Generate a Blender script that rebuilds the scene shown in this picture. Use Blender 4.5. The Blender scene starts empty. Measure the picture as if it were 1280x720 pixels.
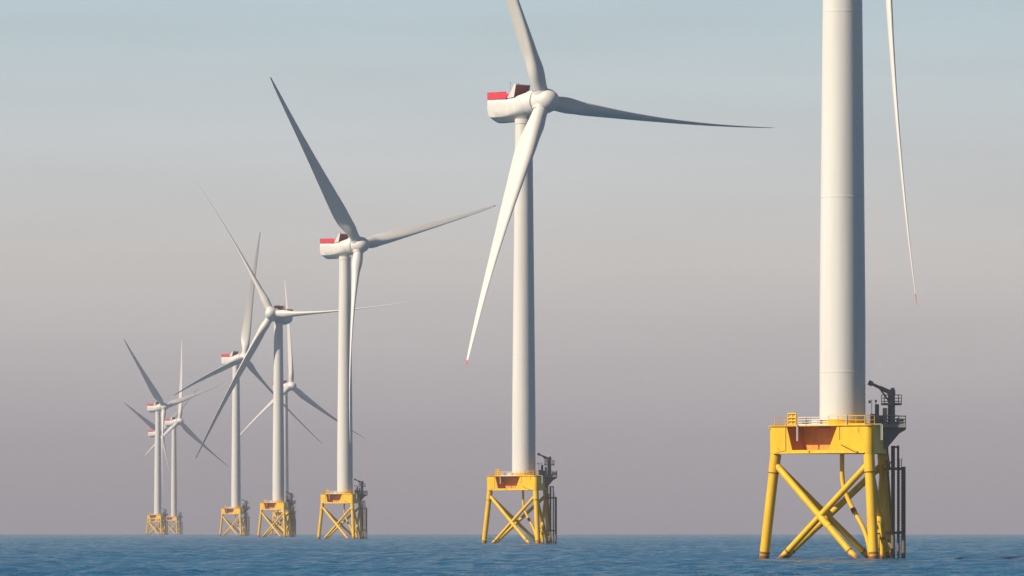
import bpy, math, random
import numpy as np
from mathutils import Vector, Matrix
R = math.radians
PI = math.pi
random.seed(4)
scene = bpy.context.scene
COL = scene.collection

EARTH = 7.4e6            # effective radius of the curved sea, with refraction
CAM_H = 3.9
ROT0 = -R(2.8)           # how the foundations are turned
TILT, OVER, CONE = R(6), 6.4, R(2.5)
SUN_AZ = R(62)           # sun stands behind the camera, 62 degrees to its left
SUN_EL = R(38)

# ------------------------------------------------------------------ materials
def new_mat(name):
    m = bpy.data.materials.new(name)
    m.use_nodes = True
    nt = m.node_tree
    return m, nt, nt.nodes, nt.links, nt.nodes['Principled BSDF']

def ramp(nodes, stops, interp='LINEAR'):
    r = nodes.new('ShaderNodeValToRGB')
    r.color_ramp.interpolation = interp
    el = r.color_ramp.elements
    while len(el) < len(stops):
        el.new(0.5)
    for e, (p, c) in zip(el, stops):
        e.position = p
        e.color = (*c, 1) if len(c) == 3 else c
    return r

def noise(nodes, links, vec, scale, detail=4, rough=0.55):
    n = nodes.new('ShaderNodeTexNoise')
    n.inputs['Scale'].default_value = scale
    n.inputs['Detail'].default_value = detail
    n.inputs['Roughness'].default_value = rough
    links.new(vec, n.inputs['Vector'])
    return n

def paint(name, c1, c2, rough=0.4, scale=(1, 1, 0.12), nscale=0.8, metallic=0.0, splash=None, spec=0.4, streak=0.5):
    """weathered paint: two tones drawn down in vertical streaks, optional splash-zone rust near z = 0"""
    m, nt, N, L, b = new_mat(name)
    tc = N.new('ShaderNodeTexCoord')
    mp = N.new('ShaderNodeMapping')
    mp.inputs['Scale'].default_value = scale
    L.new(tc.outputs['Object'], mp.inputs['Vector'])
    n1 = noise(N, L, mp.outputs['Vector'], nscale, 5, 0.6)
    r1 = ramp(N, [(0.35, c1), (0.72, c2)])
    L.new(n1.outputs['Fac'], r1.inputs['Fac'])
    out = r1.outputs['Color']
    if splash:
        sep = N.new('ShaderNodeSeparateXYZ')
        L.new(tc.outputs['Object'], sep.inputs['Vector'])
        n2 = noise(N, L, tc.outputs['Object'], 2.2, 4, 0.65)
        ma = N.new('ShaderNodeMath'); ma.operation = 'MULTIPLY_ADD'
        ma.inputs[1].default_value = -0.7
        L.new(n2.outputs['Fac'], ma.inputs[0]); L.new(sep.outputs['Z'], ma.inputs[2])
        mr = N.new('ShaderNodeMapRange')
        mr.inputs['From Min'].default_value = 0.05
        mr.inputs['From Max'].default_value = 0.45
        mr.inputs['To Min'].default_value = 1.0
        mr.inputs['To Max'].default_value = 0.0
        L.new(ma.outputs[0], mr.inputs['Value'])
        # a little rust in patches higher up
        n3 = noise(N, L, tc.outputs['Object'], 0.9, 6, 0.7)
        mr3 = N.new('ShaderNodeMapRange')
        mr3.inputs['From Min'].default_value = 0.66
        mr3.inputs['From Max'].default_value = 0.74
        mr3.inputs['To Max'].default_value = 0.55
        L.new(n3.outputs['Fac'], mr3.inputs['Value'])
        mx = N.new('ShaderNodeMath'); mx.operation = 'MAXIMUM'
        L.new(mr.outputs[0], mx.inputs[0]); L.new(mr3.outputs[0], mx.inputs[1])
        mix = N.new('ShaderNodeMix'); mix.data_type = 'RGBA'
        L.new(mx.outputs[0], mix.inputs['Factor'])
        L.new(out, mix.inputs['A'])
        mix.inputs['B'].default_value = (*splash, 1)
        out = mix.outputs['Result']
    L.new(out, b.inputs['Base Color'])
    n4 = noise(N, L, tc.outputs['Object'], 1.7, 3)
    r4 = N.new('ShaderNodeMapRange')
    r4.inputs['To Min'].default_value = rough - 0.08
    r4.inputs['To Max'].default_value = rough + 0.12
    L.new(n4.outputs['Fac'], r4.inputs['Value'])
    L.new(r4.outputs[0], b.inputs['Roughness'])
    b.inputs['Metallic'].default_value = metallic
    b.inputs['Specular IOR Level'].default_value = spec
    return m

M = {}
M['tower'] = paint('tower_white_paint', (0.595, 0.58, 0.55), (0.515, 0.50, 0.465), 0.45, (1, 1, 0.05), 0.6)
M['white'] = paint('nacelle_white_paint', (0.60, 0.585, 0.555), (0.53, 0.51, 0.475), 0.45, (1, 1, 0.4), 0.7)
M['blade'] = paint('blade_white_gelcoat', (0.59, 0.575, 0.54), (0.52, 0.50, 0.46), 0.42, (1.2, 1.2, 0.15), 0.5)
M['yellow'] = paint('yellow_marine_paint', (0.72, 0.43, 0.009), (0.61, 0.335, 0.007), 0.5, (1, 1, 0.22), 1.1,
                    splash=(0.16, 0.045, 0.012))
M['pocket_shade'] = paint('pocket_shade_brown', (0.62, 0.27, 0.04), (0.48, 0.19, 0.03), 0.6, (1, 1, 0.5), 1.2)  # shade and bounced light of the yellow pocket, put into its colour
M['red'] = paint('signal_red_paint', (0.60, 0.030, 0.062), (0.52, 0.025, 0.050), 0.45)
M['darkred'] = paint('cooler_dark_red', (0.30, 0.012, 0.035), (0.22, 0.010, 0.026), 0.5)
M['grey'] = paint('crane_grey_paint', (0.21, 0.195, 0.185), (0.145, 0.135, 0.13), 0.5)
M['steel'] = paint('galvanised_steel', (0.30, 0.29, 0.28), (0.20, 0.19, 0.18), 0.5, metallic=0.3)
M['fender'] = paint('fender_pipe_rubbed_steel', (0.17, 0.12, 0.085), (0.11, 0.075, 0.05), 0.6, splash=(0.05, 0.035, 0.025))
M['seam'] = paint('weld_seam_rust', (0.22, 0.10, 0.02), (0.15, 0.06, 0.015), 0.7)
M['box'] = paint('cabinet_grey_green', (0.22, 0.24, 0.22), (0.16, 0.17, 0.16), 0.5)
M['dark'] = paint('blackened_rubber', (0.03, 0.03, 0.03), (0.05, 0.045, 0.04), 0.7)

# ------------------------------------------------------------------ mesh builder
class MB:
    def __init__(self):
        self.v, self.f, self.m, self.mats = [], [], [], []
    def mi(self, mat):
        if mat not in self.mats:
            self.mats.append(mat)
        return self.mats.index(mat)
    def add(self, verts, faces, mat):
        k = len(self.v); i = self.mi(mat)
        self.v += [tuple(p) for p in verts]
        for fc in faces:
            self.f.append([a + k for a in fc]); self.m.append(i)
    def tube(self, pts, rad, mat, n=16, caps=True):
        pts = [Vector(p) for p in pts]
        if not isinstance(rad, (list, tuple)):
            rad = [rad] * len(pts)
        vs, fs = [], []
        prev = None
        for i, p in enumerate(pts):
            a = pts[max(i - 1, 0)]; c = pts[min(i + 1, len(pts) - 1)]
            d = (c - a).normalized()
            if prev is None:
                ref = Vector((0, 0, 1)) if abs(d.z) < 0.9 else Vector((1, 0, 0))
                x = d.cross(ref).normalized()
            else:
                x = (prev - d * prev.dot(d)).normalized()
            prev = x
            y = d.cross(x)
            for k in range(n):
                t = 2 * PI * k / n
                vs.append(p + (x * math.cos(t) + y * math.sin(t)) * rad[i])
        for i in range(len(pts) - 1):
            for k in range(n):
                k2 = (k + 1) % n
                fs.append([i * n + k, i * n + k2, (i + 1) * n + k2, (i + 1) * n + k])
        if caps:
            fs.append(list(range(n))[::-1])
            fs.append([(len(pts) - 1) * n + k for k in range(n)])
        self.add(vs, fs, mat)
    def lathe(self, prof, mat, n=64, axis='z'):
        """prof: list of (radius, height)"""
        vs, fs = [], []
        for r_, h in prof:
            for k in range(n):
                t = 2 * PI * k / n
                if axis == 'z':
                    vs.append((r_ * math.cos(t), r_ * math.sin(t), h))
                else:
                    vs.append((h, r_ * math.cos(t), r_ * math.sin(t)))
        for i in range(len(prof) - 1):
            for k in range(n):
                k2 = (k + 1) % n
                fs.append([i * n + k, i * n + k2, (i + 1) * n + k2, (i + 1) * n + k])
        fs.append(list(range(n))[::-1]); fs.append([(len(prof) - 1) * n + k for k in range(n)])
        self.add(vs, fs, mat)
    def box(self, c, s, mat, rz=0.0, ry=0.0, bev=0.0):
        c = Vector(c); hx, hy, hz = [a / 2 for a in s]
        rot = Matrix.Rotation(rz, 3, 'Z') @ Matrix.Rotation(ry, 3, 'Y')
        if bev <= 0:
            vs = [c + rot @ Vector((x * hx, y * hy, z * hz)) for z in (-1, 1) for x, y in ((-1, -1), (1, -1), (1, 1), (-1, 1))]
            fs = [[3, 2, 1, 0], [4, 5, 6, 7], [0, 1, 5, 4], [1, 2, 6, 5], [2, 3, 7, 6], [3, 0, 4, 7]]
        else:
            loop = [(-hx + bev, -hy), (hx - bev, -hy), (hx, -hy + bev), (hx, hy - bev), (hx - bev, hy), (-hx + bev, hy), (-hx, hy - bev), (-hx, -hy + bev)]
            vs, fs = [], []
            for z, k in ((-hz, 1 - bev / max(hx, hy)), (-hz + bev, 1), (hz - bev, 1), (hz, 1 - bev / max(hx, hy))):
                vs += [c + rot @ Vector((x * k, y * k, z)) for x, y in loop]
            for i in range(3):
                for k in range(8):
                    k2 = (k + 1) % 8
                    fs.append([i * 8 + k, i * 8 + k2, i * 8 + 8 + k2, i * 8 + 8 + k])
            fs.append(list(range(8))[::-1]); fs.append([24 + k for k in range(8)])
        self.add(vs, fs, mat)
    def prism(self, loop, z0, z1, mat):
        n = len(loop)
        vs = [(x, y, z0) for x, y in loop] + [(x, y, z1) for x, y in loop]
        fs = [[k, (k + 1) % n, n + (k + 1) % n, n + k] for k in range(n)]
        fs.append(list(range(n))[::-1]); fs.append([n + k for k in range(n)])
        self.add(vs, fs, mat)
    def slab(self, loop3, nrm, t, mat):
        """extrude a 3D polygon by t along nrm"""
        nrm = Vector(nrm) * t; n = len(loop3)
        a = [Vector(p) for p in loop3]
        vs = a + [p + nrm for p in a]
        fs = [[k, (k + 1) % n, n + (k + 1) % n, n + k] for k in range(n)]
        fs.append(list(range(n))[::-1]); fs.append([n + k for k in range(n)])
        self.add(vs, fs, mat)
    def mesh(self, name, angle=35):
        me = bpy.data.meshes.new(name)
        me.from_pydata(self.v, [], self.f)
        for m in self.mats:
            me.materials.append(M[m])
        me.polygons.foreach_set('material_index', self.m)
        import bmesh
        bm = bmesh.new(); bm.from_mesh(me)
        bmesh.ops.recalc_face_normals(bm, faces=bm.faces)
        bm.to_mesh(me); bm.free()
        me.polygons.foreach_set('use_smooth', [True] * len(me.polygons))
        me.set_sharp_from_angle(angle=R(angle))
        return me
    def build(self, name, parent=None, angle=35):
        o = bpy.data.objects.new(name, self.mesh(name, angle))
        COL.objects.link(o)
        if parent:
            o.parent = parent
        return o

# ------------------------------------------------------------------ turbine prototype
# foundation plan: x right, y away from the viewer, three legs
PHI = [R(263), R(23), R(143)]                       # legs A (left), B (near right), C (far right)
def leg_at(i, z):
    rad = 9.62 - (9.62 - 8.15) * z / 12.9
    return Vector((rad * math.sin(PHI[i]), -rad * math.cos(PHI[i]), z))

Z_BOT, Z_DECK = 12.9, 16.2

def hull(rad, r, n=7):
    pts = []
    for i in range(3):                               # A -> B -> C is counter-clockwise
        c = Vector((rad * math.sin(PHI[i]), -rad * math.cos(PHI[i])))
        base = math.atan2(c.y, c.x)
        for k in range(n):
            t = base - R(60) + R(120) * k / (n - 1)
            pts.append((c.x + r * math.cos(t), c.y + r * math.sin(t)))
    return pts

def rail(mb, pts, z0, h, mat, r=0.035, levels=(1.0, 0.52), step=1.4, closed=False, panel=None):
    pts = [Vector(p) for p in pts]
    if closed:
        pts = pts + [pts[0]]
    for a, b in zip(pts[:-1], pts[1:]):
        for lv in levels:
            mb.tube([(a.x, a.y, z0 + h * lv), (b.x, b.y, z0 + h * lv)], r, mat, 6)
        mb.box(((a.x + b.x) / 2, (a.y + b.y) / 2, z0 + 0.09), ((b - a).length, 0.02, 0.15), mat, math.atan2(b.y - a.y, b.x - a.x))
        n = max(1, round((b - a).length / step))
        for k in range(n + (0 if closed else 1)):
            p = a.lerp(b, k / n)
            mb.tube([(p.x, p.y, z0), (p.x, p.y, z0 + h)], r * 1.1, mat, 6)

def make_foundation(root):
    # legs
    for i in range(3):
        mb = MB()
        a, b = leg_at(i, -3.0), leg_at(i, Z_BOT - 0.003)
        mb.tube([a, b], [0.60, 0.60], 'yellow', 28)
        d = (b - a).normalized()
        for z in (10.6,):                            # node can of thicker wall
            p = leg_at(i, z)
            mb.tube([p, leg_at(i, Z_BOT - 0.006)], [0.66, 0.66], 'yellow', 28)
            mb.tube([p - d * 0.05, p + d * 0.05], 0.675, 'seam', 28)
        p = leg_at(i, 0.85)
        mb.tube([p - d * 0.13, p + d * 0.13], 0.63, 'seam', 28)
        mb.build('jacket_leg', root)
    # X braces on the three sides
    for i in range(3):
        j = (i + 1) % 3
        for (s, e) in ((i, j), (j, i)):
            mb = MB()
            a, b = leg_at(s, 11.75), leg_at(e, -2.4)
            mb.tube([a, b], 0.40 if s == i else 0.385, 'yellow', 20)
            mid = (a + b) / 2; d = (b - a).normalized()
            if s == i:
                mb.tube([mid - d * 1.0, mid + d * 1.0], 0.44, 'yellow', 20)
            p = a + (b - a) * ((11.75 - 1.1) / (11.75 + 2.4))
            mb.tube([p - d * 0.12, p + d * 0.12], 0.415, 'seam', 20)
            mb.build('cross_brace', root)

    # transition piece: rounded triangular box with an open pocket in the sunlit side
    tp = MB()
    out = hull(8.15, 0.70)
    n = len(out)
    a, b = Vector(out[6]), Vector(out[7])            # straight front side A -> B
    u = (b - a).normalized(); L = (b - a).length
    inn = Vector((-u.y, u.x))
    if inn.dot(-(a + b) / 2) < 0:
        inn = -inn
    def P(s, z, dpt=0.0):
        q = a + u * s + inn * dpt
        return (q.x, q.y, z)
    for k in range(n):
        if k == 6:
            continue
        k2 = (k + 1) % n
        tp.add([(*out[k], Z_BOT), (*out[k2], Z_BOT), (*out[k2], Z_DECK), (*out[k], Z_DECK)], [[0, 1, 2, 3]], 'yellow')
    tp.add([(x, y, Z_BOT) for x, y in out], [list(range(n))[::-1]], 'yellow')
    s0t, s1t = L * 0.155, L * 0.70
    s0b, s1b = L * 0.215, L * 0.605
    zb = Z_BOT + 0.42
    tp.add([P(0, Z_BOT), P(s0b, zb), P(s0t, Z_DECK), P(0, Z_DECK)], [[0, 1, 2, 3]], 'yellow')
    tp.add([P(L, Z_BOT), P(L, Z_DECK), P(s1t, Z_DECK), P(s1b, zb)], [[0, 1, 2, 3]], 'yellow')
    tp.add([P(0, Z_BOT), P(L, Z_BOT), P(s1b, zb), P(s0b, zb)], [[0, 1, 2, 3]], 'yellow')
    D = 2.5  # pocket sides, floor and back carry the painted shade brown
    tp.add([P(s0t, Z_DECK), P(s0b, zb), P(s0b, zb, D), P(s0t, Z_DECK, D)], [[0, 1, 2, 3]], 'pocket_shade')
    tp.add([P(s1t, Z_DECK), P(s1t, Z_DECK, D), P(s1b, zb, D), P(s1b, zb)], [[0, 1, 2, 3]], 'pocket_shade')
    tp.add([P(s0b, zb), P(s1b, zb), P(s1b, zb, D), P(s0b, zb, D)], [[0, 1, 2, 3]], 'pocket_shade')
    tp.add([P(s0t, Z_DECK, D), P(s0b, zb, D), P(s1b, zb, D), P(s1t, Z_DECK, D)], [[0, 1, 2, 3]], 'pocket_shade')
    o = tp.build('transition_piece', root)
    # weld seams and stiffeners stand proud of the plates
    sm = MB()
    def strip(p, q, w, t, mat):
        p, q = Vector(p), Vector(q)
        d = (q - p).normalized(); nrm = Vector((-inn.x, -inn.y, 0)); side = nrm.cross(d) * w / 2
        sm.slab([p - side, q - side, q + side, p + side], nrm, t, mat)
    strip(P(s0t - 0.12, Z_DECK - 0.05), P(s0t - 0.12, Z_BOT + 0.35), 0.07, 0.05, 'seam')
    strip(P(s0t - 0.12, Z_BOT + 0.35), P(0.4, Z_BOT + 0.08), 0.05, 0.04, 'seam')
    strip(P(s1t + 0.35, Z_DECK - 0.05), P(s1t + 0.35, Z_BOT + 1.55), 0.05, 0.04, 'seam')
    strip(P(s1t + 0.45, Z_BOT + 1.25), P(L - 1.1, Z_BOT + 0.16), 0.12, 0.32, 'yellow')
    strip(P(0.15, Z_BOT + 0.05), P(L - 0.15, Z_BOT + 0.05), 0.09, 0.10, 'yellow')
    strip(P(L - 1.0, Z_DECK - 0.2), P(L - 1.0, Z_DECK - 0.9), 0.05, 0.03, 'seam')
    strip(P(L * 0.39, Z_BOT + 0.02), P(L * 0.405, Z_BOT + 0.30), 0.14, 0.07, 'seam')
    strip(P(0.75, Z_BOT + 0.75), P(1.1, Z_BOT + 0.35), 0.05, 0.03, 'seam')
    sm.build('plate_stiffener', o)
    # red access board under the deck edge over the pocket
    rb = MB()
    rb.slab([P(L * 0.485, Z_DECK - 0.30, 0.25), P(L * 0.61, Z_DECK - 0.30, 0.25), P(L * 0.61, Z_DECK - 0.02, 0.25), P(L * 0.485, Z_DECK - 0.02, 0.25)],
            (-inn.x, -inn.y, 0), 0.06, 'red')
    rb.build('warning_board', o)
    # white hanging fall ladders (a thin white pole with rungs) at the pocket and at the near corner
    def ladder(p, top, bot, du):
        mb = MB()
        p = Vector(p); du = Vector(du)
        for s in (-0.09, 0.09):
            q = p + du * s
            mb.tube([(q.x, q.y, bot), (q.x, q.y, top)], 0.045, 'white', 6)
        z = bot + 0.1
        while z < top:
            q0, q1 = p - du * 0.09, p + du * 0.09
            mb.tube([(q0.x, q0.y, z), (q1.x, q1.y, z)], 0.03, 'white', 5)
            z += 0.22
        mb.box((p.x + inn.x * 0.3, p.y + inn.y * 0.3, top + 0.04), (0.25, 0.9, 0.07), 'white', math.atan2(inn.y, inn.x) - PI / 2)
        return mb.build('drop_ladder', o)
    q = a + u * (L * 0.285) - inn * 0.28
    ladder((q.x, q.y), Z_DECK + 0.05, 14.4, (u.x, u.y))
    # deck plate
    dk = MB()
    dk.prism(hull(8.15, 0.86), Z_DECK, Z_DECK + 0.10, 'yellow')
    s = leg_at(0, Z_DECK)
    dk.box((s.x - 0.98, s.y - 0.05, Z_DECK - 0.16), (0.5, 0.5, 0.3), 'yellow')
    dk.build('deck_plate', root)

    # railings around the deck
    rl = MB()
    ho = hull(8.0, 0.72)
    def on(s, d=0.12):
        q = a + u * s + inn * d
        return (q.x, q.y)
    zt = Z_DECK + 0.10
    rail(rl, [on(L * 0.60), on(L * 0.80), on(L - 0.2)], zt, 1.1, 'yellow', 0.04)
    rl.build('deck_railing', root)
    for e0, e1 in ((7, 13), (20, 0)):
        rl = MB()
        rail(rl, [ho[e0], ho[e1]], zt, 1.1, 'yellow', 0.04)
        rl.build('deck_railing', root)
    wr = MB()
    rail(wr, [on(L * 0.275), on(L * 0.36), on(L * 0.60)], zt, 0.95, 'white', 0.05, (1.0, 0.7, 0.4))
    wr.build('deck_railing', root)
    for s_, d_, sz, mt in ((0.44, 0.8, (1.3, 0.6, 0.75), 'white'), (0.31, 0.9, (0.7, 0.5, 0.6), 'steel')):
        kb = MB()
        kb.box((*on(L * s_, d_), zt + sz[2] / 2), sz, mt, math.atan2(u.y, u.x), bev=0.04)
        kb.box((*on(L * s_, d_ - sz[1] / 2 - 0.01), zt + sz[2] / 2), (sz[0] * 0.8, 0.02, sz[2] * 0.7), mt, math.atan2(u.y, u.x))
        kb.build('equipment_cabinet', root)
    wr = MB()
    q = on(L * 0.80, -0.05)
    wr.tube([(*q, zt - 0.2), (*q, zt + 1.25)], 0.06, 'white', 8)
    wr.build('lamp_post', root)
    gt = MB()
    g0, g1 = Vector(on(L * 0.165, 0.1)), Vector(on(L * 0.25, 0.1))
    for g in (g0, g1):
        gt.tube([(g.x, g.y, zt), (g.x, g.y, zt + 1.5)], 0.09, 'yellow', 8)
    for z in (0.12, 0.55, 0.95, 1.45):
        gt.tube([(g0.x, g0.y, zt + z), (g1.x, g1.y, zt + z)], 0.075, 'yellow', 8)
    gm = (g0 + g1) / 2
    gt.tube([(gm.x, gm.y, zt), (gm.x, gm.y, zt + 1.4)], 0.05, 'yellow', 8)
    gt.box((gm.x + inn.x * 0.15, gm.y + inn.y * 0.15, zt + 0.75), (0.95, 0.05, 1.2), 'yellow', math.atan2(u.y, u.x))
    gt.build('access_gate', root)

    # cable tubes inside the jacket
    ct = MB()
    pts = [(-0.05, -2.5, 12.95), (-0.05, -2.5, 11.4), (-0.02, -2.5, 10.0), (0.12, -2.6, 9.0), (0.5, -2.9, 7.8), (1.05, -3.3, 6.6), (1.75, -3.9, 5.3),
           (2.4, -4.5, 4.1), (2.85, -5.0, 3.0), (3.15, -5.4, 1.8), (3.3, -5.6, 0.6), (3.4, -5.7, -2.5)]
    # smooth with Catmull-Rom
    sp = []
    for k in range(len(pts) - 1):
        p0, p1, p2, p3 = [Vector(pts[min(max(k + d_, 0), len(pts) - 1)]) for d_ in (-1, 0, 1, 2)]
        for t in (0, 0.33, 0.66):
            sp.append(0.5 * (2 * p1 + (p2 - p0) * t + (2 * p0 - 5 * p1 + 4 * p2 - p3) * t * t + (3 * p1 - p0 - 3 * p2 + p3) * t ** 3))
    sp.append(Vector(pts[-1]))
    ct.tube(sp, 0.27, 'yellow', 16)
    c = Vector((1.35, -3.55, 6.0)); dd = Vector((0.7, -0.6, -1.3)).normalized()
    ct.tube([c - dd * 0.3, c + dd * 0.3], 0.33, 'seam', 16)
    ct.build('cable_tube', root)
    ct = MB()
    ct.tube([(4.15, -6.6, 4.6), (4.55, -6.7, 4.2), (4.72, -6.75, 3.4), (4.76, -6.8, 1.5), (4.8, -6.8, -2.5)], 0.27, 'yellow', 16)
    ct.tube([(4.74, -6.78, 2.5), (4.745, -6.78, 2.8)], 0.33, 'seam', 16)
    ct.tube([(3.4, -7.9, 3.2), (4.6, -6.8, 3.2)], 0.09, 'seam', 8)
    ct.build('cable_tube', root)

    # boat landing: fender pipes, ladder and brackets beside leg C
    bl = MB()
    Y = 4.2
    bl.tube([(6.15, Y, -2.5), (6.15, Y, 13.9)], 0.24, 'fender', 12)
    bl.tube([(7.45, Y, -2.5), (7.45, Y, 11.35)], 0.24, 'fender', 12)
    bl.tube([(6.78, Y + 0.9, -2.5), (6.78, Y + 0.9, 13.95)], 0.15, 'fender', 10)
    bl.tube([(6.15, Y, 13.75), (6.78, Y + 0.9, 13.75)], 0.12, 'fender', 8)
    for z in (11.1, 3.3):
        bl.tube([(5.3, Y + 1.2, z), (6.15, Y, z), (7.45, Y, z)], 0.17, 'fender', 10)
        bl.tube([(7.45, Y, z), (6.78, Y + 0.9, z + 0.02), (5.5, Y + 2.6, z)], 0.13, 'fender', 8)
    bl.tube([(6.15, Y, 1.2), (5.5, Y + 2.4, 2.4)], 0.17, 'fender', 10)
    bl.tube([(5.4, 2.6, 12.2), (6.05, 3.4, 3.8)], 0.13, 'fender', 8)
    bl.tube([(5.2, 4.3, 15.5), (5.75, 4.1, 11.2)], 0.09, 'fender', 8)
    bl.tube([(5.6, 3.9, 11.4), (6.15, Y, 12.4)], 0.07, 'fender', 8)
    bo = bl.build('boat_landing', root)
    ld = MB()
    for x in (6.92, 7.2):
        ld.tube([(x, Y + 0.4, -2.0), (x, Y + 0.4, 12.4)], 0.05, 'steel', 6)
    z = -1.0
    while z < 12.3:
        ld.tube([(6.92, Y + 0.4, z), (7.2, Y + 0.4, z)], 0.03, 'steel', 5); z += 0.32
    ld.build('boarding_ladder', bo)

    # laydown platform on the shaded side, with bracket, crane, cabinets
    pf = MB()
    pf.box((5.75, 3.1, Z_DECK + 0.02), (4.0, 4.6, 0.30), 'steel', bev=0.02)
    for y in (1.6, 4.6):
        pf.slab([(4.7, y, Z_DECK - 0.13), (7.7, y, Z_DECK - 0.13), (7.7, y, Z_DECK - 0.35), (6.4, y, Z_DECK - 1.1), (5.6, y, Z_DECK - 2.2), (4.7, y, Z_DECK - 3.2)],
                (0, 1, 0), 0.16, 'grey')
    pf.tube([(7.2, 3.1, Z_DECK - 0.2), (5.2, 3.1, Z_DECK - 2.6)], 0.18, 'grey', 10)
    po = pf.build('service_platform', root)
    pr = MB()
    rail(pr, [(4.4, 0.9), (7.65, 0.9), (7.65, 5.3), (4.4, 5.3)], Z_DECK + 0.17, 1.15, 'steel', 0.05, (1.0, 0.66, 0.33), 0.8)
    pr.build('platform_railing', po)

    cr = MB()
    cx, cy = 5.95, 3.0
    cr.tube([(cx, cy, Z_DECK + 0.17), (cx, cy, 16.7), (cx, cy, 16.75), (cx, cy, 20.3)], [0.62, 0.62, 0.46, 0.42], 'grey', 20)
    cr.box((cx, cy, 20.35), (0.95, 0.85, 0.75), 'grey', bev=0.12)
    cr.box((cx + 0.15, cy, 20.75), (0.5, 0.6, 0.4), 'grey', bev=0.12)
    co = cr.build('deck_crane', root)
    bm_ = MB()
    d = Vector((-2.45, -0.25, 1.15)); p0 = Vector((cx - 0.1, cy, 20.35)); 
    bm_.tube([p0, p0 + d * 0.55], [0.30, 0.25], 'grey', 10)
    bm_.tube([p0 + d * 0.5, p0 + d], [0.2, 0.18], 'grey', 10)
    bm_.box(p0 + d, (0.55, 0.35, 0.62), 'grey', 0, 0.45, bev=0.05)
    bm_.tube([Vector((cx - 0.35, cy, 19.4)), p0 + d * 0.5 - Vector((0, 0, 0.2))], 0.11, 'steel', 8)
    bm_.build('crane_boom', co)
    cp = MB()
    cp.prism([(cx + 1.25 * math.cos(t), cy + 1.25 * math.sin(t)) for t in [2 * PI * k / 12 for k in range(12)]], 18.82, 18.92, 'grey')
    rail(cp, [(cx + 1.22 * math.cos(t), cy + 1.22 * math.sin(t)) for t in [2 * PI * k / 8 for k in range(8)]], 18.92, 1.15, 'grey', 0.045, (1.0, 0.66, 0.33), 0.9, True)
    cp.build('crane_walkway', co)
    for (x, y, w, dd_, h, mt) in ((3.85, 2.1, 0.95, 0.9, 1.45, 'box'), (4.75, 3.0, 0.6, 0.7, 1.15, 'box'), (5.15, 1.9, 0.55, 0.6, 2.1, 'steel'), (7.0, 4.2, 0.9, 0.9, 0.9, 'box'),
                                  (4.2, 4.3, 0.5, 0.5, 2.6, 'box')):
        cb = MB()
        z0 = Z_DECK + (0.17 if x > 3.9 else 0.10)
        cb.box((x, y, z0 + h / 2), (w, dd_, h), mt, bev=0.04)
        cb.box((x, y - dd_ / 2 - 0.012, z0 + h * 0.55), (w * 0.8, 0.02, h * 0.75), mt)
        cb.box((x + w * 0.3, y - dd_ / 2 - 0.03, z0 + h * 0.55), (0.05, 0.04, 0.18), 'dark')
        cb.build('equipment_cabinet', root)
    an = MB()
    an.tube([(3.55, 1.2, Z_DECK + 0.1), (3.55, 1.2, 19.5)], 0.045, 'steel', 6)
    an.tube([(4.05, 1.5, Z_DECK + 0.1), (4.05, 1.5, 19.2)], 0.045, 'steel', 6)
    an.tube([(3.55, 1.2, 19.3), (3.3, 1.1, 19.3)], 0.04, 'steel', 6)
    an.box((3.3, 1.1, 19.2), (0.28, 0.28, 0.36), 'grey', bev=0.05)
    an.box((4.05, 1.5, 19.3), (0.25, 0.25, 0.32), 'grey', bev=0.05)
    an.build('navigation_lamp', root)
    # davit with a second white drop ladder at the near corner
    dv = MB()
    p = Vector((4.72, -8.1))
    dv.tube([(3.9, -7.7, Z_DECK + 0.15), (p.x, p.y, Z_DECK + 0.15)], 0.05, 'steel', 6)
    for s in (-0.08, 0.08):
        dv.tube([(p.x + s, p.y, 14.45), (p.x + s, p.y, Z_DECK + 0.12)], 0.045, 'white', 6)
    z = 14.5
    while z < Z_DECK:
        dv.tube([(p.x - 0.08, p.y, z), (p.x + 0.08, p.y, z)], 0.03, 'white', 5); z += 0.22
    dv.build('drop_ladder', root)

def make_tower(root):
    t = MB()
    zt = 100.3
    def rad(z):
        return 2.78 - (2.78 - 2.05) * max(0, (z - 30) / (zt - 30)) ** 1.05 if z > 30 else 2.78
    t.lathe([(2.80, Z_DECK + 0.10), (2.80, 17.05)], 'yellow', 72)
    t.lathe([(2.86, 16.92), (2.86, 17.04)], 'yellow', 72)
    prof = []
    z = 17.05
    while z < zt:
        prof.append((rad(z), z)); z += 4.2
    prof.append((rad(zt), zt))
    t.lathe(prof, 'tower', 72)
    for z in (22.8, 44.0, 66.5, 84.0):                # section flanges
        t.lathe([(rad(z) + 0.004, z - 0.09), (rad(z) + 0.018, z - 0.07), (rad(z) + 0.018, z + 0.07), (rad(z) + 0.004, z + 0.09)], 'tower', 72)
    t.lathe([(2.06, zt - 0.5), (2.14, zt - 0.4), (2.14, zt + 0.8)], 'white', 48)
    return t.build('tower', root, 30)

def superloop(w, top, bot, e, n=40):
    pts = []
    for k in range(n):
        t = 2 * PI * k / n
        c, s = math.cos(t), math.sin(t)
        y = w * math.copysign(abs(c) ** (2 / e), c)
        z = math.copysign(abs(s) ** (2 / e), s)
        pts.append((y, z * (top if z > 0 else bot)))
    return pts

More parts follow.
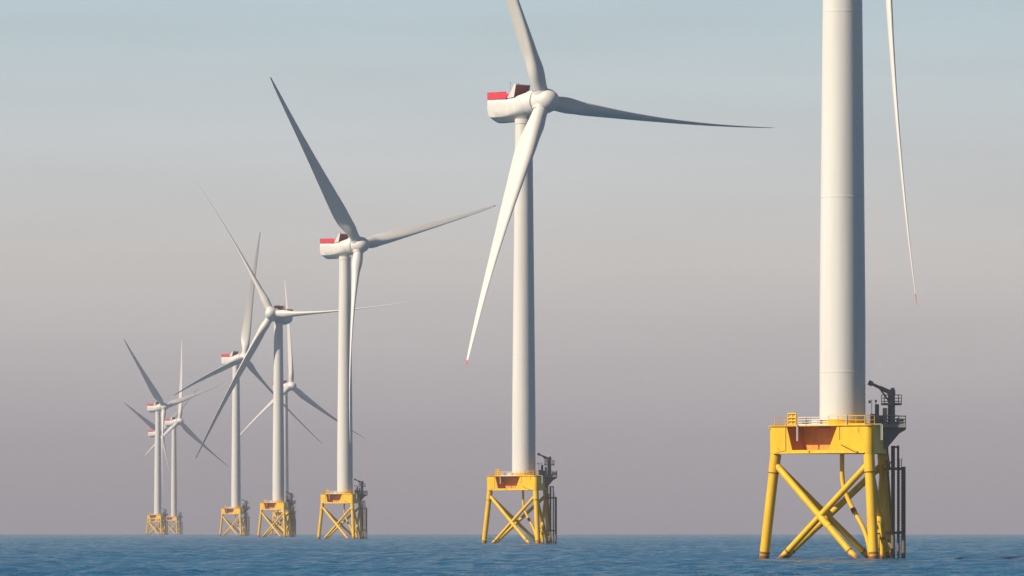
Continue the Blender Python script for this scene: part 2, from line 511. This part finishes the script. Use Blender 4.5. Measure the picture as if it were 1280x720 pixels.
def make_nacelle(root):
    # level body behind a tilted generator drum; origin on the rotor axis above the tower
    nb = MB()
    secs = [(-9.30, 2.55, 1.66, -3.0, 9.0), (-9.18, 2.78, 1.72, -3.2, 9.0), (-8.6, 2.82, 1.72, -3.75, 9.0), (-7.6, 2.85, 1.72, -4.0, 8.0), (-5.4, 2.88, 1.74, -4.02, 7.0),
            (-3.0, 2.92, 1.86, -3.95, 4.2), (-1.0, 2.96, 2.30, -3.7, 2.9), (1.0, 3.0, 2.85, -3.2, 2.4), (2.2, 3.02, 3.15, -2.85, 2.05), (2.6, 2.9, 3.05, -2.75, 2.0)]
    n = 44; vs, fs = [], []
    for x, w, t_, b_, e in secs:
        zc, hh = (t_ + b_) / 2, (t_ - b_) / 2
        wt = max(0.0, min(1.0, (1.2 - x) / 4.0))       # chamfered belly behind, round in front
        poly = [(w, zc), (w, zc - hh * 0.42), (w * 0.94, zc - hh * 0.52), (w * 0.26, b_ + 0.05), (w * 0.12, b_), (0, b_)]
        lens = [math.dist(p_, q_) for p_, q_ in zip(poly[:-1], poly[1:])]
        for y, z in superloop(w, hh, hh, e, n):
            if z < -1e-6:
                g = math.atan2(-z / hh, abs(y) / w) / (PI / 2)
                dist = g * sum(lens); q = 0
                while q < len(lens) - 1 and dist > lens[q]:
                    dist -= lens[q]; q += 1
                f = min(1.0, dist / lens[q])
                py = poly[q][0] + (poly[q + 1][0] - poly[q][0]) * f
                pz = poly[q][1] + (poly[q + 1][1] - poly[q][1]) * f
                cy_, cz_ = w * math.cos(g * PI / 2), zc - hh * math.sin(g * PI / 2)
                vs.append((x, math.copysign(py * wt + cy_ * (1 - wt), y), pz * wt + cz_ * (1 - wt)))
            else:
                vs.append((x, y, zc + z))
    for i in range(len(secs) - 1):
        for k in range(n):
            k2 = (k + 1) % n
            fs.append([i * n + k, i * n + k2, i * n + n + k2, i * n + n + k])
    fs.append(list(range(n))[::-1]); fs.append([(len(secs) - 1) * n + k for k in range(n)])
    nb.add(vs, fs, 'white')
    k0 = len(nb.v)
    nb.lathe([(2.6, 2.2), (2.75, 2.45), (3.06, 2.5), (3.12, 2.7), (3.12, 4.2), (3.0, 4.5), (2.5, 4.72)], 'white', 56, 'x')
    tm = Matrix.Rotation(-TILT, 3, 'Y')
    for q in range(k0, len(nb.v)):
        nb.v[q] = tuple(tm @ Vector(nb.v[q]))
    nac = nb.build('nacelle', root, 40)
    # red hoist platform fence round the rear roof
    hp = MB()
    z0, z1 = 1.60, 3.20
    for s in (-1, 1):
        hp.box((-6.15, s * 2.76, (z0 + z1) / 2), (6.05, 0.06, z1 - z0), 'red')
        for k in range(7):
            hp.box((-9.1 + k * 0.98, s * 2.81, (z0 + z1) / 2), (0.08, 0.05, z1 - z0 - 0.04), 'red')
        hp.tube([(-9.2, s * 2.77, z1 + 0.02), (-3.15, s * 2.77, z1 + 0.02)], 0.07, 'red', 6)
    hp.box((-9.215, 0, (z0 + z1) / 2), (0.06, 5.45, z1 - z0), 'red')
    hp.tube([(-9.215, -2.76, z1 + 0.02), (-9.215, 2.76, z1 + 0.02)], 0.07, 'red', 6)
    hp.box((-6.15, 0, 1.83), (6.0, 5.4, 0.1), 'steel')
    hp.build('hoist_platform_fence', nac)
    cl = MB()
    nv = Vector((0.9, 0, -0.36)).normalized()
    cl.slab([(-1.75, -2.4, 1.8), (-1.75, 2.4, 1.8), (-0.55, 2.4, 4.8), (-0.55, -2.4, 4.8)], nv, 0.25, 'darkred')
    for k in range(9):
        f = (k + 0.5) / 9
        bx, bz = -1.75 + 1.2 * f + 0.235, 1.8 + 3.0 * f - 0.09
        cl.slab([(bx, -2.35, bz), (bx, 2.35, bz), (bx + 0.025, 2.35, bz + 0.06), (bx + 0.025, -2.35, bz + 0.06)], nv, 0.06, 'darkred')
    cl.build('roof_cooler', nac)
    fr = MB()
    for s in (-1, 1):
        y = s * 2.47
        fr.slab([(-3.0, y, 1.7), (-0.9, y, 1.9), (-0.22, y, 4.85), (-0.75, y, 4.85)], (0, s, 0), 0.12, 'white')
    fr.box((-0.48, 0, 4.88), (0.52, 5.18, 0.10), 'white')
    fr.build('cooler_frame', nac)
    ms = MB()
    for y in (-1.4, 1.4):
        ms.tube([(-3.05, y, 1.8), (-3.05, y, 5.3)], 0.04, 'steel', 6)
        ms.box((-3.05, y, 5.35), (0.16, 0.16, 0.3), 'steel')
    ms.tube([(-3.05, -1.4, 3.4), (-3.05, 1.4, 3.4)], 0.04, 'steel', 6)
    ms.build('wind_sensor_mast', nac)
    return nac

def make_hub(root):
    hb = MB()
    # spinner: x measured from the hub centre
    prof = [(2.6, -1.68), (2.9, -1.6), (2.98, -1.4), (3.0, -0.2), (2.93, 0.8), (2.75, 1.7), (2.42, 2.5), (1.9, 3.2), (1.25, 3.65), (0.6, 3.88), (0.05, 3.92)]
    hb.lathe(prof, 'white', 56, 'x')
    for k in range(3):                                # blade collars
        th = 2 * PI * k / 3
        d = Vector((0, math.sin(th), math.cos(th)))
        hb.tube([d * 0.8, d * 2.9, d * 2.95, d * 3.25], [2.0, 1.92, 1.88, 1.86], 'white', 32)
        hb.tube([d * 3.26, d * 3.36], 1.78, 'steel', 32)
    hub = hb.build('hub', root, 40)
    return hub

# chord, twist and thickness along the blade (radius from the rotor centre)
def lerp_tab(tab, x):
    for (x0, y0), (x1, y1) in zip(tab[:-1], tab[1:]):
        if x <= x1:
            t = (x - x0) / (x1 - x0)
            t = max(0.0, min(1.0, t))
            return y0 + (y1 - y0) * t
    return tab[-1][1]
CHORD = [(3, 3.4), (5, 3.7), (8, 4.6), (11, 5.25), (14, 5.45), (17, 5.3), (21, 4.9), (28, 4.2), (38, 3.2), (50, 2.25), (60, 1.65), (68, 1.2), (73, 0.85), (76, 0.5), (77, 0.16)]
THICK = [(3, 1.0), (5, 0.92), (8, 0.68), (11, 0.53), (14, 0.45), (18, 0.38), (25, 0.31), (40, 0.24), (77, 0.18)]
TWIST = [(3, 15), (14, 14), (25, 9), (40, 4.5), (60, 1), (77, -1)]
def make_blade_mesh():
    mb = MB()
    n = 28
    rs = [3.0, 4, 5, 6, 7, 8, 9.5, 11, 12.5, 14, 15.5, 17, 19, 21, 24, 28, 33, 38, 44, 50, 55, 60, 64, 68, 71, 73, 74.5, 75.6, 76.4, 77.0]
    vs, fs, mats = [], [], []
    for r_ in rs:
        c = lerp_tab(CHORD, r_); tc = lerp_tab(THICK, r_); tw = R(lerp_tab(TWIST, r_))
        blend = max(0.0, min(1.0, (r_ - 3.5) / 8.5)); blend = blend * blend * (3 - 2 * blend)
        pax = 0.5 + (0.40 - 0.5) * blend
        bend = 4.2 * max(0.0, (r_ - 3) / 74) ** 2.2
        for k in range(n):
            t = 2 * PI * k / n
            xc = 0.5 * (1 - math.cos(t))              # 0 at the leading edge
            sgn = 1 if t <= PI else -1
            cy_ = 0.5 * math.cos(t); cx_ = 0.5 * math.sin(t)   # circle (unit chord)
            yt = 5 * (0.2969 * math.sqrt(xc) - 0.126 * xc - 0.3516 * xc ** 2 + 0.2843 * xc ** 3 - 0.1036 * xc ** 4)
            camber = -0.10 * xc * (1 - xc)            # towards the suction side (-x)
            ax = (yt * tc * (0.8 if sgn > 0 else 1.1)) * sgn + camber
            ay = pax - xc
            x = (1 - blend) * cx_ * 1.0 + blend * ax
            y = (1 - blend) * cy_ + blend * ay
            x *= c; y *= c
            X = x * math.cos(-tw) - y * math.sin(-tw)
            Yv = x * math.sin(-tw) + y * math.cos(-tw)
            vs.append((X + bend, Yv, r_))
    for i in range(len(rs) - 1):
        for k in range(n):
            k2 = (k + 1) % n
            fs.append([i * n + k, i * n + k2, i * n + n + k2, i * n + n + k])
            mats.append('red' if rs[i] >= 75.5 else 'blade')
    fs.append(list(range(n))[::-1]); mats.append('blade')
    fs.append([(len(rs) - 1) * n + k for k in range(n)]); mats.append('red')
    k = len(mb.v)
    mb.v += vs
    for f_, m_ in zip(fs, mats):
        mb.f.append(f_); mb.m.append(mb.mi(m_))
    return mb.mesh('blade', 60)

root0 = bpy.data.objects.new('wind_turbine', None)
COL.objects.link(root0)
make_foundation(root0)
make_tower(root0)
nac0 = make_nacelle(root0)
hub0 = make_hub(root0)
blade_me = make_blade_mesh()
for k in range(3):
    bo_ = bpy.data.objects.new('blade', blade_me)
    COL.objects.link(bo_); bo_.parent = hub0


def pose(root, x, d, yaw_view, theta, pitch, cone=CONE):
    drop = (x * x + d * d) / (2 * EARTH)
    root.location = (x, d, -drop)
    root.rotation_euler = (0, 0, ROT0)
    yaw = R(yaw_view - 90) - math.atan2(x, d) - ROT0
    Rz = Matrix.Rotation(yaw, 4, 'Z') @ Matrix.Rotation(-TILT, 4, 'Y')
    for ch in root.children:
        kind = ch.name.split('.')[0]
        fw = Vector((math.cos(yaw), math.sin(yaw), 0))
        if kind == 'nacelle':
            ch.matrix_local = Matrix.Translation((0, 0, 105 - OVER * math.tan(TILT))) @ Matrix.Rotation(yaw, 4, 'Z')
        elif kind == 'hub':
            ch.matrix_local = Matrix.Translation(fw * OVER + Vector((0, 0, 105))) @ Rz @ Matrix.Rotation(-R(theta), 4, 'X')
            k = 0
            for b in ch.children:
                if b.name.startswith('blade'):
                    b.matrix_local = Matrix.Rotation(-2 * PI * k / 3, 4, 'X') @ Matrix.Rotation(cone, 4, 'Y') @ Matrix.Rotation(-R(pitch), 4, 'Z')
                    k += 1

def copy_tree(o, parent=None):
    c = o.copy()
    COL.objects.link(c)
    if parent:
        c.parent = parent
        c.matrix_parent_inverse = o.matrix_parent_inverse
    for ch in list(o.children):
        copy_tree(ch, c)
    return c

# x, distance, yaw against the line of sight, rotor angle, pitch, label
SITES = [
    (40.1, 820, 50, -49.6, 40, 'nearest and largest white turbine on a yellow jacket, only one blade hanging into view'),
    (2.8, 1605, 48, -24.0, 92, 'tall white turbine with a red tipped blade swung down left across its tower, second nearest'),
    (-59.7, 2415, 52, -40.4, 36, 'mid-distance white turbine with its lower blade hanging straight down before its own tower'),
    (-110.1, 3186, -28, -30.5, 70, 'white turbine with its rotor turned left, blade shadow across the top of its tower'),
    (-163.3, 3999, 49, 13.5, 32, 'hazy white turbine with a steep upright blade behind the left-turned turbine, left of that tower'),
    (-160.4, 4771, 46, 1.5, 90, 'faint turbine mostly hidden behind the tower of the left-turned turbine, one blade straight up'),
    (-290.6, 5547, 52, -43.5, 36, 'far pale turbine, leftmost in the row, with one blade raised to the upper left'),
    (-314.3, 6285, 54, 7.0, 92, 'far pale turbine with a nearly upright blade, just right of the leftmost one'),
    (-367.1, 6984, 54, -66.0, 26, 'faintest farthest turbine, its tower and jacket hidden behind the left end turbine'),
]
roots = [root0] + [copy_tree(root0) for _ in SITES[1:]]
bpy.context.view_layer.update()
for r_, (x, d, yv, th, pt, lab) in zip(roots, SITES):
    pose(r_, x, d, yv, th, pt, R(5) if pt == 92 else CONE)
    r_['label'] = lab
    r_['category'] = 'wind turbine'
    r_['group'] = 'offshore wind turbines standing in a row'

# ------------------------------------------------------------------ sea: one curved sheet with real waves where they can be seen
rng = np.random.default_rng(11)
def axis_y():
    y = [-1500.0, -800, -300, 0, 100, 200, 280, 340, 380]
    v = 400.0
    while v < 8200:
        y.append(v); v += 0.40 + 0.00050 * max(0, v - 420)
    st = 4.0
    while v < 16000:
        y.append(v); st *= 1.1; v += min(st, 150)
    return np.array(y)
ys = axis_y()
NY = len(ys)
NH = 330
t_in = np.linspace(0, 1, NH)                         # finely meshed strip, wider with distance
t_out = np.linspace(0, 1, 26)[1:] ** 2
half = np.maximum(165.0, 0.098 * ys)
pos = np.concatenate([half[:, None] * t_in[None, :], half[:, None] + (9000 - half)[:, None] * t_out[None, :]], 1)
Xg = np.concatenate([-pos[:, :0:-1], pos], 1)
NX = Xg.shape[1]
Yg = np.repeat(ys[:, None], NX, 1)
Zw = np.zeros_like(Xg)
sel = (ys > 395) & (ys < 8200)
Xs, Ys = Xg[sel], Yg[sel]
cell = (0.40 + 0.0005 * np.maximum(0, ys[sel] - 420))[:, None]
cell = np.maximum(cell, (half[sel] / NH)[:, None] * 0.9)
acc = np.zeros_like(Xs)
for k in range(60):
    lam = 1.2 * (11.0 / 1.2) ** rng.random() ** 1.25
    ang = R(215) + rng.normal(0, 0.60)              # wind sea running to the lower left
    kx, ky = 2 * PI / lam * math.cos(ang), 2 * PI / lam * math.sin(ang)
    amp = 0.0105 * lam ** 0.66 * (0.6 + 0.8 * rng.random())
    ph = rng.random() * 2 * PI
    lod = np.clip(lam / (2.3 * cell) - 0.9, 0, 1)
    acc += lod * amp * np.sin(kx * Xs + ky * Ys + ph)
acc += 0.10 * np.sin(2 * PI / 38 * (Xs * 0.35 + Ys * 0.94))
gust = 0.5 + 0.5 * np.sin(Xs / 23.0 + 1.3 * np.sin(Ys / 61.0)) * np.sin(Ys / 47.0 + 1.1 * np.sin(Xs / 31.0))
acc *= 0.75 + 0.5 * gust                             # patches of stronger and weaker wind
acc = 0.45 * np.tanh(acc / 0.45)
acc = acc + 0.45 * np.maximum(acc, 0) ** 2             # peaked crests, flat troughs
hs = half[sel][:, None]
fade = np.clip((Ys - 398) / 20, 0, 1) * np.clip((hs - np.abs(Xs)) / 20, 0, 1)
Zw[sel] = acc * fade
Zg = Zw - (Xg ** 2 + Yg ** 2) / (2 * EARTH)
co = np.stack([Xg, Yg, Zg], -1).reshape(-1, 3).astype(np.float32)
ii = (np.arange(NY - 1)[:, None] * NX + np.arange(NX - 1)[None, :]).reshape(-1)
quads = np.stack([ii, ii + 1, ii + NX + 1, ii + NX], -1).astype(np.int32)
sea_me = bpy.data.meshes.new('sea')
sea_me.vertices.add(len(co)); sea_me.vertices.foreach_set('co', co.ravel())
nq = len(quads)
sea_me.loops.add(nq * 4); sea_me.loops.foreach_set('vertex_index', quads.ravel())
sea_me.polygons.add(nq)
sea_me.polygons.foreach_set('loop_start', np.arange(nq, dtype=np.int32) * 4)
sea_me.polygons.foreach_set('loop_total', np.full(nq, 4, np.int32))
sea_me.polygons.foreach_set('use_smooth', np.ones(nq, bool))
sea_me.update(calc_edges=True)
sea = bpy.data.objects.new('sea', sea_me)
COL.objects.link(sea)
sea['kind'] = 'structure'

m, nt, N, L, b = new_mat('sea_water')
tc = N.new('ShaderNodeTexCoord')
mp = N.new('ShaderNodeMapping'); mp.inputs['Scale'].default_value = (1, 1, 1)
mp.inputs['Rotation'].default_value = (0, 0, R(25))
L.new(tc.outputs['Object'], mp.inputs['Vector'])
n1 = noise(N, L, mp.outputs['Vector'], 1.6, 5, 0.6)
n2 = noise(N, L, mp.outputs['Vector'], 0.035, 4, 0.5)
bp = N.new('ShaderNodeBump')
bp.inputs['Strength'].default_value = 1.0
bp.inputs['Distance'].default_value = 0.35
L.new(n1.outputs['Fac'], bp.inputs['Height'])
L.new(bp.outputs['Normal'], b.inputs['Normal'])
rc = ramp(N, [(0.35, (0.003, 0.062, 0.138)), (0.7, (0.004, 0.090, 0.180))])
L.new(n2.outputs['Fac'], rc.inputs['Fac'])
L.new(rc.outputs['Color'], b.inputs['Base Color'])
b.inputs['Roughness'].default_value = 0.16
b.inputs['IOR'].default_value = 1.333
b.inputs['Subsurface Weight'].default_value = 1.0      # light wells up from metres below the surface
b.inputs['Subsurface Radius'].default_value = (2.0, 5.0, 7.0)
b.inputs['Subsurface Scale'].default_value = 1.0
sea_me.materials.append(m)

# ------------------------------------------------------------------ haze
hz = MB()
M['haze'] = hm = bpy.data.materials.new('sea_haze')
hm.use_nodes = True
hn = hm.node_tree
hn.nodes.remove(hn.nodes['Principled BSDF'])
pv = hn.nodes.new('ShaderNodeVolumePrincipled')
pv.inputs['Color'].default_value = (0.57, 0.56, 0.645, 1)
pv.inputs['Density'].default_value = 8.4e-5
pv.inputs['Anisotropy'].default_value = 0.0
hn.links.new(pv.outputs['Volume'], hn.nodes['Material Output'].inputs['Volume'])
hz.box((0, 7200, 90), (19000, 18400, 240), 'haze')
ho_ = hz.build('haze')
ho_['kind'] = 'stuff'

# ------------------------------------------------------------------ sun, sky, camera
sd = bpy.data.lights.new('sun', 'SUN')
sd.energy = 5.0
sd.angle = R(0.5)
sd.color = (1.0, 0.865, 0.68)
so = bpy.data.objects.new('sun', sd)
COL.objects.link(so)
to_sun = Vector((-math.sin(SUN_AZ) * math.cos(SUN_EL), -math.cos(SUN_AZ) * math.cos(SUN_EL), math.sin(SUN_EL)))
so.rotation_euler = to_sun.to_track_quat('Z', 'Y').to_euler()
so.location = (0, 0, 300)

w = bpy.data.worlds.new('World'); scene.world = w
w.use_nodes = True
wn, wl = w.node_tree.nodes, w.node_tree.links
bg = wn['Background']
sky = wn.new('ShaderNodeTexSky'); sky.sky_type = 'NISHITA'; sky.sun_disc = False
sky.sun_elevation = SUN_EL
sky.sun_rotation = PI + SUN_AZ                         # clockwise from +Y
sky.air_density = 1.0; sky.dust_density = 0.3; sky.ozone_density = 2.5
SKY = 0.05
bg.inputs['Strength'].default_value = SKY
tcw = wn.new('ShaderNodeTexCoord')
spz = wn.new('ShaderNodeSeparateXYZ'); wl.new(tcw.outputs['Generated'], spz.inputs['Vector'])
hr = ramp(wn, [(0.0, (0.205, 0.203, 0.24)), (0.22, (0.345, 0.332, 0.338)), (0.45, (0.445, 0.428, 0.408)), (0.66, (0.42, 0.445, 0.45)), (1.0, (0.318, 0.435, 0.475))])
mrz = wn.new('ShaderNodeMapRange'); mrz.inputs['From Min'].default_value = 0.0; mrz.inputs['From Max'].default_value = 0.085
wl.new(spz.outputs['Z'], mrz.inputs['Value']); wl.new(mrz.outputs[0], hr.inputs['Fac'])
mpw = wn.new('ShaderNodeMapping'); mpw.inputs['Scale'].default_value = (9, 9, 75)
wl.new(tcw.outputs['Generated'], mpw.inputs['Vector'])
nzw = wn.new('ShaderNodeTexNoise'); nzw.inputs['Scale'].default_value = 1.6; nzw.inputs['Detail'].default_value = 4
wl.new(mpw.outputs['Vector'], nzw.inputs['Vector'])
nrw = wn.new('ShaderNodeMapRange'); nrw.inputs['From Min'].default_value = 0.25; nrw.inputs['From Max'].default_value = 0.75
nrw.inputs['To Min'].default_value = 0.955 / SKY; nrw.inputs['To Max'].default_value = 1.045 / SKY
wl.new(nzw.outputs['Fac'], nrw.inputs['Value'])
sc = wn.new('ShaderNodeVectorMath'); sc.operation = 'SCALE'; sc.inputs['Scale'].default_value = 1 / SKY
wl.new(hr.outputs['Color'], sc.inputs[0]); wl.new(nrw.outputs[0], sc.inputs['Scale'])
mf = wn.new('ShaderNodeMapRange'); mf.interpolation_type = 'SMOOTHSTEP'
mf.inputs['From Min'].default_value = 0.082; mf.inputs['From Max'].default_value = 0.12
wl.new(spz.outputs['Z'], mf.inputs['Value'])
mw = wn.new('ShaderNodeMix'); mw.data_type = 'RGBA'
wl.new(mf.outputs[0], mw.inputs['Factor']); wl.new(sc.outputs[0], mw.inputs['A']); wl.new(sky.outputs['Color'], mw.inputs['B'])
wl.new(mw.outputs['Result'], bg.inputs['Color'])

cd = bpy.data.cameras.new('camera')
cd.sensor_width = 36.0
cd.lens = 36.0 * 8448 / 1280
cd.shift_y = (659.3 - 360) / 1280
cd.clip_start = 1.0
cd.clip_end = 60000
cam = bpy.data.objects.new('camera', cd)
COL.objects.link(cam)
cam.location = (0, 0, CAM_H)
cam.rotation_euler = (PI / 2, 0, 0)
scene.camera = cam

scene.view_settings.view_transform = 'Standard'
scene.view_settings.look = 'None'
scene.view_settings.exposure = 0.54
scene.view_settings.gamma = 1.0
scene.view_settings.use_curve_mapping = False
scene.render.film_transparent = False
scene.cycles.use_denoising = True
scene.cycles.volume_bounces = 0
scene.cycles.max_bounces = 8
